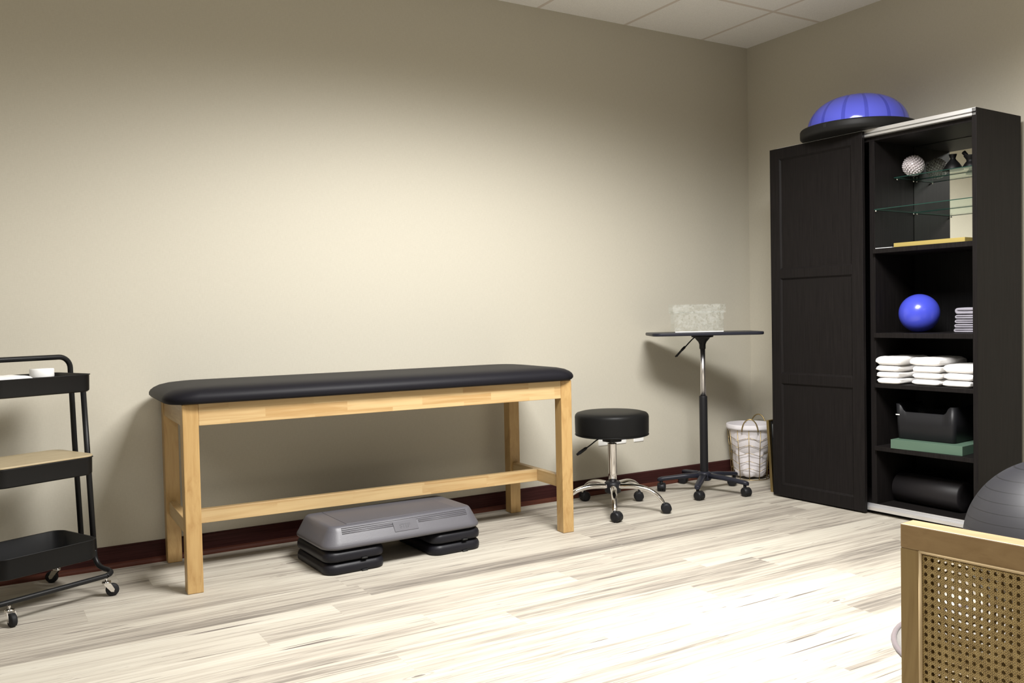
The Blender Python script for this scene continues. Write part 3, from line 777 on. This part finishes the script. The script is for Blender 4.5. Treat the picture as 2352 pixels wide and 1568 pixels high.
# ------------------------------------------------------------------ cane-back chair (local: y = along the back to the left, x = towards the seat)
def chair():
    a = YAW-R(37)
    d = Vector((math.sin(a), math.cos(a), 0))            # along the back, to the photo's left
    P0 = Vector((-3.015, -3.204, 0))
    rz = math.atan2(d.y, d.x)-PI/2
    t = empty('cane_chair', (P0.x, P0.y, 0), rz, 'wooden chair with woven cane back in the right foreground', 'chair')
    TOP, WD, TH = .690, .46, .040
    SW, RH = .0325, .040; BR = .20
    for y0, y1 in ((-SW, 0), (-WD, -WD+SW)):
        MB().box(0, TH, y0, y1, 0, TOP-RH).build('stile', 'chairwz', t, bevel=.0015)
    MB().box(0, TH, -WD, 0, TOP-RH, TOP).build('top_rail', 'chairwx', t, bevel=.0018)
    MB().box(0, TH, -WD+SW, -SW, BR, BR+.04).build('bottom_rail', 'chairwx', t, bevel=.0015)
    ya, yb, za, zb = -WD+SW, -SW, BR+.04, TOP-RH
    sp = MB(); q = .0032
    for x in (.0015, TH-.0015):
        sp.tube([(x, ya+.001, za), (x, ya+.001, zb)], q, 6); sp.tube([(x, yb-.001, za), (x, yb-.001, zb)], q, 6)
        sp.tube([(x, ya, zb-.001), (x, yb, zb-.001)], q, 6); sp.tube([(x, ya, za+.001), (x, yb, za+.001)], q, 6)
    sp.build('cane_spline', 'spline', t)
    def cane(xp, px_, pz, oy, oz, hole, name):
        ny = int((yb-ya)/px_)+3; nz = int((zb-za)/pz)+3
        m = MB(); vs = []; fs = []; idx = {}
        def V(y, z):
            y = min(yb, max(ya, y)); z = min(zb, max(za, z)); k = (round(y, 5), round(z, 5))
            if k not in idx: idx[k] = len(vs); vs.append((xp, y, z))
            return idx[k]
        for i in range(ny):
            for j in range(nz):
                cy = yb+oy-px_*i; cz = zb+oz-pz*j
                Y0_, Y1_, Z0_, Z1_ = cy-px_/2, cy+px_/2, cz-pz/2, cz+pz/2
                if Y1_ < ya or Y0_ > yb or Z1_ < za or Z0_ > zb: continue
                edge = Y0_ < ya+.001 or Y1_ > yb-.001 or Z0_ < za+.001 or Z1_ > zb-.001
                if edge:
                    fs.append((V(Y0_, Z0_), V(Y1_, Z0_), V(Y1_, Z1_), V(Y0_, Z1_))); continue
                hy, hz = px_*hole/2, pz*hole/2
                inner = [V(cy+hy*math.cos(R(45*k)), cz+hz*math.sin(R(45*k))) for k in range(8)]
                outer = [V(Y1_, cz), V(Y1_, Z1_), V(cy, Z1_), V(Y0_, Z1_), V(Y0_, cz), V(Y0_, Z0_), V(cy, Z0_), V(Y1_, Z0_)]
                for k in range(8): fs.append((outer[k], outer[(k+1) % 8], inner[(k+1) % 8], inner[k]))
        fs = [f for f in fs if len(set(f)) > 2]
        m.add(vs, [tuple(dict.fromkeys(f)) for f in fs])
        o = m.build(name, 'cane', t); md = o.modifiers.new('thick', 'SOLIDIFY'); md.thickness = .0016; md.offset = 0
        return o
    cane(.0035, .0110, .01245, -.0091, -.0119, .56, 'cane_panel')
    cane(TH-.0035, .0119, .0136, -.0003, -.0046, .56, 'cane_panel')
    # seat: wide rounded cushion with piping at the edge
    def sr(i, z): return rr(.044+i, .56-i, -.595+i, .140-i, .24-i, z, 14)
    st = MB().rings([sr(.075, .388), sr(.040, .392), sr(.014, .404), sr(.004, .418), sr(.003, .426), sr(.016, .431), sr(.06, .434), sr(.15, .436)]).build('seat', 'cushion', t)
    MB().tube(sr(.001, .427), .0052, 8, True).build('piping', 'piping', st)
    MB().rings([sr(.08, .362), sr(.08, .392)], smooth=False).build('seat_frame', 'chairwx', t)
    for y in (-.40, -.06):
        MB().box(.44, .475, y-.0175, y+.0175, 0, .362).build('front_leg', 'chairwz', t, bevel=.003)
chair()

# ------------------------------------------------------------------ cart (local: x along its length to the right, y towards the wall)
CA = R(24.7)
def cart():
    t = empty('utility_cart', (-3.891, -.425, 0), CA, 'black metal three-tier utility cart with a wooden middle shelf', 'cart')
    U0, U1, W0, W1 = -.425, -.047, .022, .305
    def tray(z0, z1):
        th = .002; r = .045
        rs = [rr(U0+.006, U1-.006, W0+.006, W1-.006, r, z0, 8), rr(U0+.001, U1-.001, W0+.001, W1-.001, r, z0+.006, 8), rr(U0, U1, W0, W1, r, z1-.004, 8),
              rr(U0-.003, U1+.003, W0-.003, W1+.003, r, z1-.002, 8), rr(U0-.002, U1+.002, W0-.002, W1+.002, r, z1, 8), rr(U0+th, U1-th, W0+th, W1-th, r, z1-.002, 8), rr(U0+.008, U1-.008, W0+.008, W1-.008, r, z0+.004, 8)]
        return MB().rings(rs)
    for z0, z1 in ((.153, .230), (.477, .545), (.793, .860)): tray(z0, z1).build('tray', 'blackmetal', t)
    slab(U0-.001, U1+.001, W0-.001, W1+.001, .5455, .5525, .045, .002).build('wooden_shelf', 'trayw', t)
    px = -.024
    for x in (U0-.023, px): MB().tube([(x, .102, .150), (x, .142, .800)], .0105, 14).build('post', 'blackmetal', t)
    # back posts run up into the handle
    xb, xa = px, U0-.023; wv = .228; zt = .922; q = .045
    pts = [(xa, wv-.040, .150), (xa, wv-.012, .6), (xa, wv, zt-q)]
    pts += [(xa+q*(1-math.cos(a)), wv, zt-q+q*math.sin(a)) for a in [PI/2*k/8 for k in range(1, 9)]]
    pts += [(xb-q*(1-math.cos(a)), wv, zt-q+q*math.sin(a)) for a in [PI/2*k/8 for k in range(8, 0, -1)]]
    pts += [(xb, wv, zt-q), (xb, wv-.012, .6), (xb, wv-.040, .150)]
    MB().tube(pts, .0102, 14).build('handle_frame', 'blackmetal', t)
    # base hoop and the bent struts up to the lowest tray
    # front and rear base bars: each runs down from the posts in an S-bend, out and across
    for wp, sg, g in ((.102, -1, .002), (.188, 1, .372)):
        def end(x, o):                                # o: +1 right end, -1 left end
            m = (g+wp)/2
            return [(x, wp, .168), (x, wp+sg*.004, .138), (x+o*.002, wp+sg*.022, .112), (x+o*.006, m, .101), (x+o*.013, g-sg*.026, .096), (x+o*.010, g-sg*.009, .089), (x-o*.012, g, .085), (x-o*.05, g, .084)]
        pts = end(px, 1)+end(U0-.023, -1)[::-1]
        MB().tube(curve(pts, 6), .0098, 12).build('base_bar', 'blackmetal', t)
    for (sx, sy, a) in ((-.030, .016, -.45), (-.396, .008, -1.65), (-.03, .372, 2.2), (-.41, .372, 1.2)):
        c, s = math.cos(a), math.sin(a)
        def X(mb): mb.v = [(sx+p[0]*c-p[1]*s, sy+p[0]*s+p[1]*c, p[2]) for p in mb.v]; return mb
        wr = .024; off = .020
        k = X(MB().lathe([(.005, .058), (.005, .078)], n=10).lathe([(.015, .050), (.0165, .052), (.0165, .058), (.008, .061)], n=18)).build('caster', 'chrome', t)
        fk = MB()
        for sd in (-1, 1):
            y = sd*.0125
            vs = [(-.012, y, .052), (.014, y, .052), (off+.007, y, wr+.004), (off+.004, y, wr-.007), (off-.006, y, wr-.005)]
            vs2 = [(p[0], y+sd*.002, p[2]) for p in vs]
            fk.rings([vs, vs2], smooth=False)
        X(fk).build('fork', 'chrome', k)
        X(MB().lathe([(.004, -.0135), (wr*.55, -.0125+.003), (wr*.92, -.0095), (wr, -.006), (wr, .006), (wr*.92, .0095), (wr*.55, .0095), (.004, .0135)], (off, 0, wr), 28, 'Y')).build('wheel', 'rubber', k)
cart()
def cart_pos(x, y, z): return (-3.891+x*math.cos(CA)-y*math.sin(CA), -.425+x*math.sin(CA)+y*math.cos(CA), z)
t = empty('jar', cart_pos(-.170, .165, .7975), CA, 'squat white lidded jar on the top tray of the cart', 'jar')
MB().lathe([(.002, 0), (.039, 0), (.041, .003), (.041, .050), (.037, .053)], n=48).build('body', 'white', t)
MB().lathe([(.037, .0532), (.0412, .0555), (.0420, .058), (.0420, .084), (.0405, .0865), (.002, .0870)], n=48).build('lid', 'white', t)
t = empty('folded_cloth', cart_pos(-.328, .135, .7975), CA, 'white folded cloth beside the jar on the cart top tray', 'cloth')
folded(.16, .15, .070, 77, 2).build('cloth', 'towel', t, subsurf=1)
bpy.context.view_layer.update()
